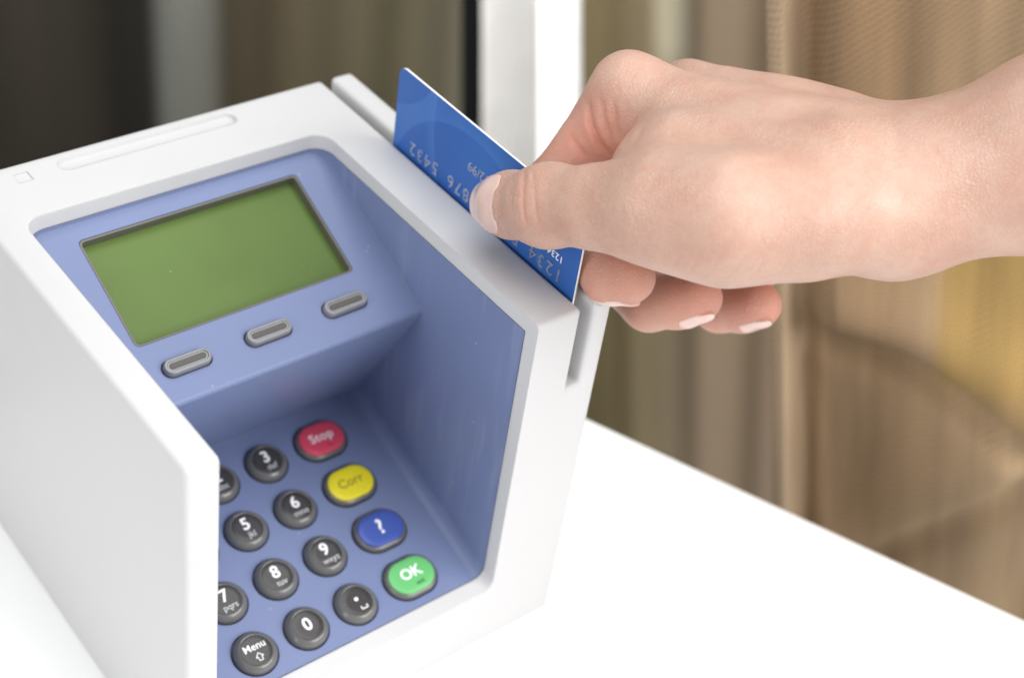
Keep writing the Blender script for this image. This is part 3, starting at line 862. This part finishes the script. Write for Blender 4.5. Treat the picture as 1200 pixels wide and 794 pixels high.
# ------------------------------------------------------------------ background: drapes, a white post, a linen drape close behind the table
def sheet(name, mat, corner, du, dv, nu, nv, fold, thick=3.0):
    """draped cloth: corner + u*du + v*dv with folds pushed along the normal; fold(u, v) in mm"""
    nrm = np.cross(du, dv); nrm = nrm / np.linalg.norm(nrm)
    if nrm @ (CP - corner) < 0: nrm = -nrm
    bm = bmesh.new(); uvl = bm.loops.layers.uv.new('uv'); V = []; UV = {}
    for layer in (0, 1):
        g = []
        for i in range(nu + 1):
            for k in range(nv + 1):
                u, v = i / nu, k / nv
                p = corner + du * u + dv * v + nrm * (fold(u, v) - layer * thick)
                q = bm.verts.new(p); UV[q] = (u, v); g.append(q)
        V.append(g)
    for layer in (0, 1):
        g = V[layer]
        for i in range(nu):
            for k in range(nv):
                a = i * (nv + 1) + k; f = (g[a], g[a + nv + 1], g[a + nv + 2], g[a + 1])
                bm.faces.new(f if layer == 0 else f[::-1])
    idx = lambda i, k: i * (nv + 1) + k
    rim = [idx(i, 0) for i in range(nu + 1)] + [idx(nu, k) for k in range(1, nv + 1)] + [idx(i, nv) for i in range(nu - 1, -1, -1)] + [idx(0, k) for k in range(nv - 1, 0, -1)]
    for a, b_ in zip(rim, rim[1:] + rim[:1]): bm.faces.new((V[0][a], V[0][b_], V[1][b_], V[1][a]))
    for f in bm.faces:
        for l in f.loops: l[uvl].uv = UV[l.vert]
    bmesh.ops.recalc_face_normals(bm, faces=bm.faces)
    return obj(name, bm, mat, sharp=60)


def upright(px):
    """a direction that stands upright behind the table and runs along the picture's verticals at column px"""
    zc = CR @ np.array([0, 0, 1.0]); v = np.array([(px + (690 - px) * 0.0 - 600) / FPX * zc[2], zc[1], zc[2]])
    return CR.T @ (v / np.linalg.norm(v))


def build_background():
    D = 1400.0
    # dark brown curtain at the left with a pale grey stripe and olive part
    pxs = [(-240, (0.070, 0.062, 0.048)), (60, (0.078, 0.066, 0.049)), (135, (0.060, 0.050, 0.037)), (155, (0.030, 0.026, 0.020)), (186, (0.030, 0.027, 0.021)), (203, (0.25, 0.255, 0.23)), (252, (0.23, 0.225, 0.195)),
           (272, (0.085, 0.068, 0.040)), (320, (0.150, 0.120, 0.072)), (385, (0.125, 0.105, 0.062)), (450, (0.19, 0.165, 0.095)), (500, (0.20, 0.18, 0.125)), (548, (0.16, 0.15, 0.115))]
    stops = [((q + 240) / 788, tuple(0.34 * v for v in c_)) for q, c_ in pxs]
    m = clothmat('dark_striped_curtain', stops, sheen=0.0, blotch=0.6)
    up = upright(300)
    p0 = at(-240, 330, D); p1 = at(548, 330, D)
    du = p1 - p0
    fold = lambda u, v: 5 * math.sin(u * 31 + 0.6 * math.sin(v * 3)) + 1.2 * math.sin(u * 83 + 1.3)
    o = sheet('curtain', m, p0 - up * 160, du, up * 660, 120, 12, fold)
    tag(o, 'dark brown curtain with a pale grey stripe behind the terminal', 'curtain')
    # black gap: edge of a dark frame behind the post
    def post(name, pxa, pxb, depth, mat, label, cat, back=60.0, lo=-300, hi=520):
        up_ = upright((pxa + pxb) / 2); a = at(pxa, 200, depth); b_ = at(pxb, 200, depth)
        side = b_ - a; nr = np.cross(side, up_); nr /= np.linalg.norm(nr)
        if nr @ (CP - a) > 0: nr = -nr
        bm = bmesh.new(); V = []
        for t in (lo, hi):
            for q, pe in ((a, pxa), (b_, pxb), (b_ + nr * back, pxb), (a + nr * back, pxa)): V.append(bm.verts.new(q + upright(pe) * t))
        for f in ((0, 1, 2, 3), (7, 6, 5, 4), (0, 4, 5, 1), (1, 5, 6, 2), (2, 6, 7, 3), (3, 7, 4, 0)): bm.faces.new([V[i] for i in f])
        bmesh.ops.recalc_face_normals(bm, faces=bm.faces); bevel(bm, lambda e: True, 3, 3)
        o_ = obj(name, bm, mat); tag(o_, label, cat); return o_
    post('dark_frame', 540, 585, 1130, plastic('black_frame_paint', (0.004, 0.004, 0.004), 0.9, spec=0.02), 'narrow black upright frame beside the white post', 'frame')
    off = plastic('white_paint_shaded', (0.30, 0.294, 0.285), 0.6, 300, 0.05); wh = plastic('white_paint', (0.66, 0.66, 0.66), 0.6, 300, 0.05)  # post side's soft grey shading is put into its paint colour
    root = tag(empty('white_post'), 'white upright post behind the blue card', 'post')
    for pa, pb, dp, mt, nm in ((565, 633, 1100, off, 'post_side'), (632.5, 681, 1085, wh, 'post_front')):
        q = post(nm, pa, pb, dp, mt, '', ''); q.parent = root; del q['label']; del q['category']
    # olive curtain behind the hand
    pxs = [(650, (0.12, 0.10, 0.05)), (690, (0.13, 0.108, 0.055)), (735, (0.20, 0.165, 0.09)), (768, (0.24, 0.20, 0.125)), (818, (0.27, 0.215, 0.145)), (850, (0.30, 0.235, 0.16)), (880, (0.24, 0.185, 0.12)), (910, (0.32, 0.245, 0.17)), (1150, (0.3, 0.22, 0.15))]
    stops = [((q - 650) / 500, (0.88 * c_[0], 0.84 * c_[1], 0.84 * c_[2])) for q, c_ in pxs]
    m = clothmat('olive_curtain', stops, sheen=0.0, blotch=0.45, patch=(0.245, 0.315, 0.66, 1.0, (0.44, 0.40, 0.29)))
    up = upright(800); p0 = at(650, 300, 1330); p1 = at(1150, 300, 1330); du = p1 - p0
    o = sheet('curtain', m, p0 - up * 420, du, up * 900, 90, 10, lambda u, v: 4 * math.sin(u * 34 + 2) + 1.2 * math.sin(u * 77 + 1))
    tag(o, 'olive brown curtain with a pale stripe behind the knuckles', 'curtain')
    # linen drape, nearer, coarse weave
    stops = [(0.0, (0.32, 0.235, 0.16)), (0.03, (0.50, 0.38, 0.265)), (0.07, (0.40, 0.295, 0.195)), (0.10, (0.30, 0.205, 0.125)), (0.28, (0.31, 0.215, 0.13)), (0.45, (0.42, 0.305, 0.195)), (1.0, (0.46, 0.335, 0.215))]
    m = clothmat('brown_linen', stops, weave=2.5, sheen=0.0, patch=(0.40, 1.0, 0.40, 0.63, (0.43, 0.295, 0.12)))
    up = upright(930)
    p0 = at(903, 420, 625); p1 = at(1403, 420, 590); du = p1 - p0
    def fold(u, v):
        r = 7 * math.exp(-((u - 0.035) / 0.022) ** 2) - 5 * math.exp(-((u - 0.085) / 0.03) ** 2)     # hem along the free edge
        u = 0.33 + (u - 0.06) * 0.714
        if u > 0.32:
            k = min(1, (u - 0.32) / 0.08)
            y = v - (0.475 - 0.30 * (u - 0.33))                                        # sagging fold across the cloth
            r += k * (9 * math.exp(-((y - 0.05) / 0.05) ** 2) - 9 * math.exp(-(y / 0.022) ** 2))
            y = v - (0.14 + 0.55 * (u - 0.35))
            r += k * (10 * math.exp(-(y / 0.06) ** 2) - 7 * math.exp(-((y + 0.07) / 0.03) ** 2))
            r += k * 5 * math.sin(u * 13 - v * 5) + k * 4 * math.sin(v * 9 + u * 6)
        return r
    o = sheet('linen_drape', m, p0 - up * 190, du, up * 440, 150, 110, fold, 2.0)
    tag(o, 'brown coarse linen drape with folds and a golden patch beyond the table edge', 'drape')


build_background()
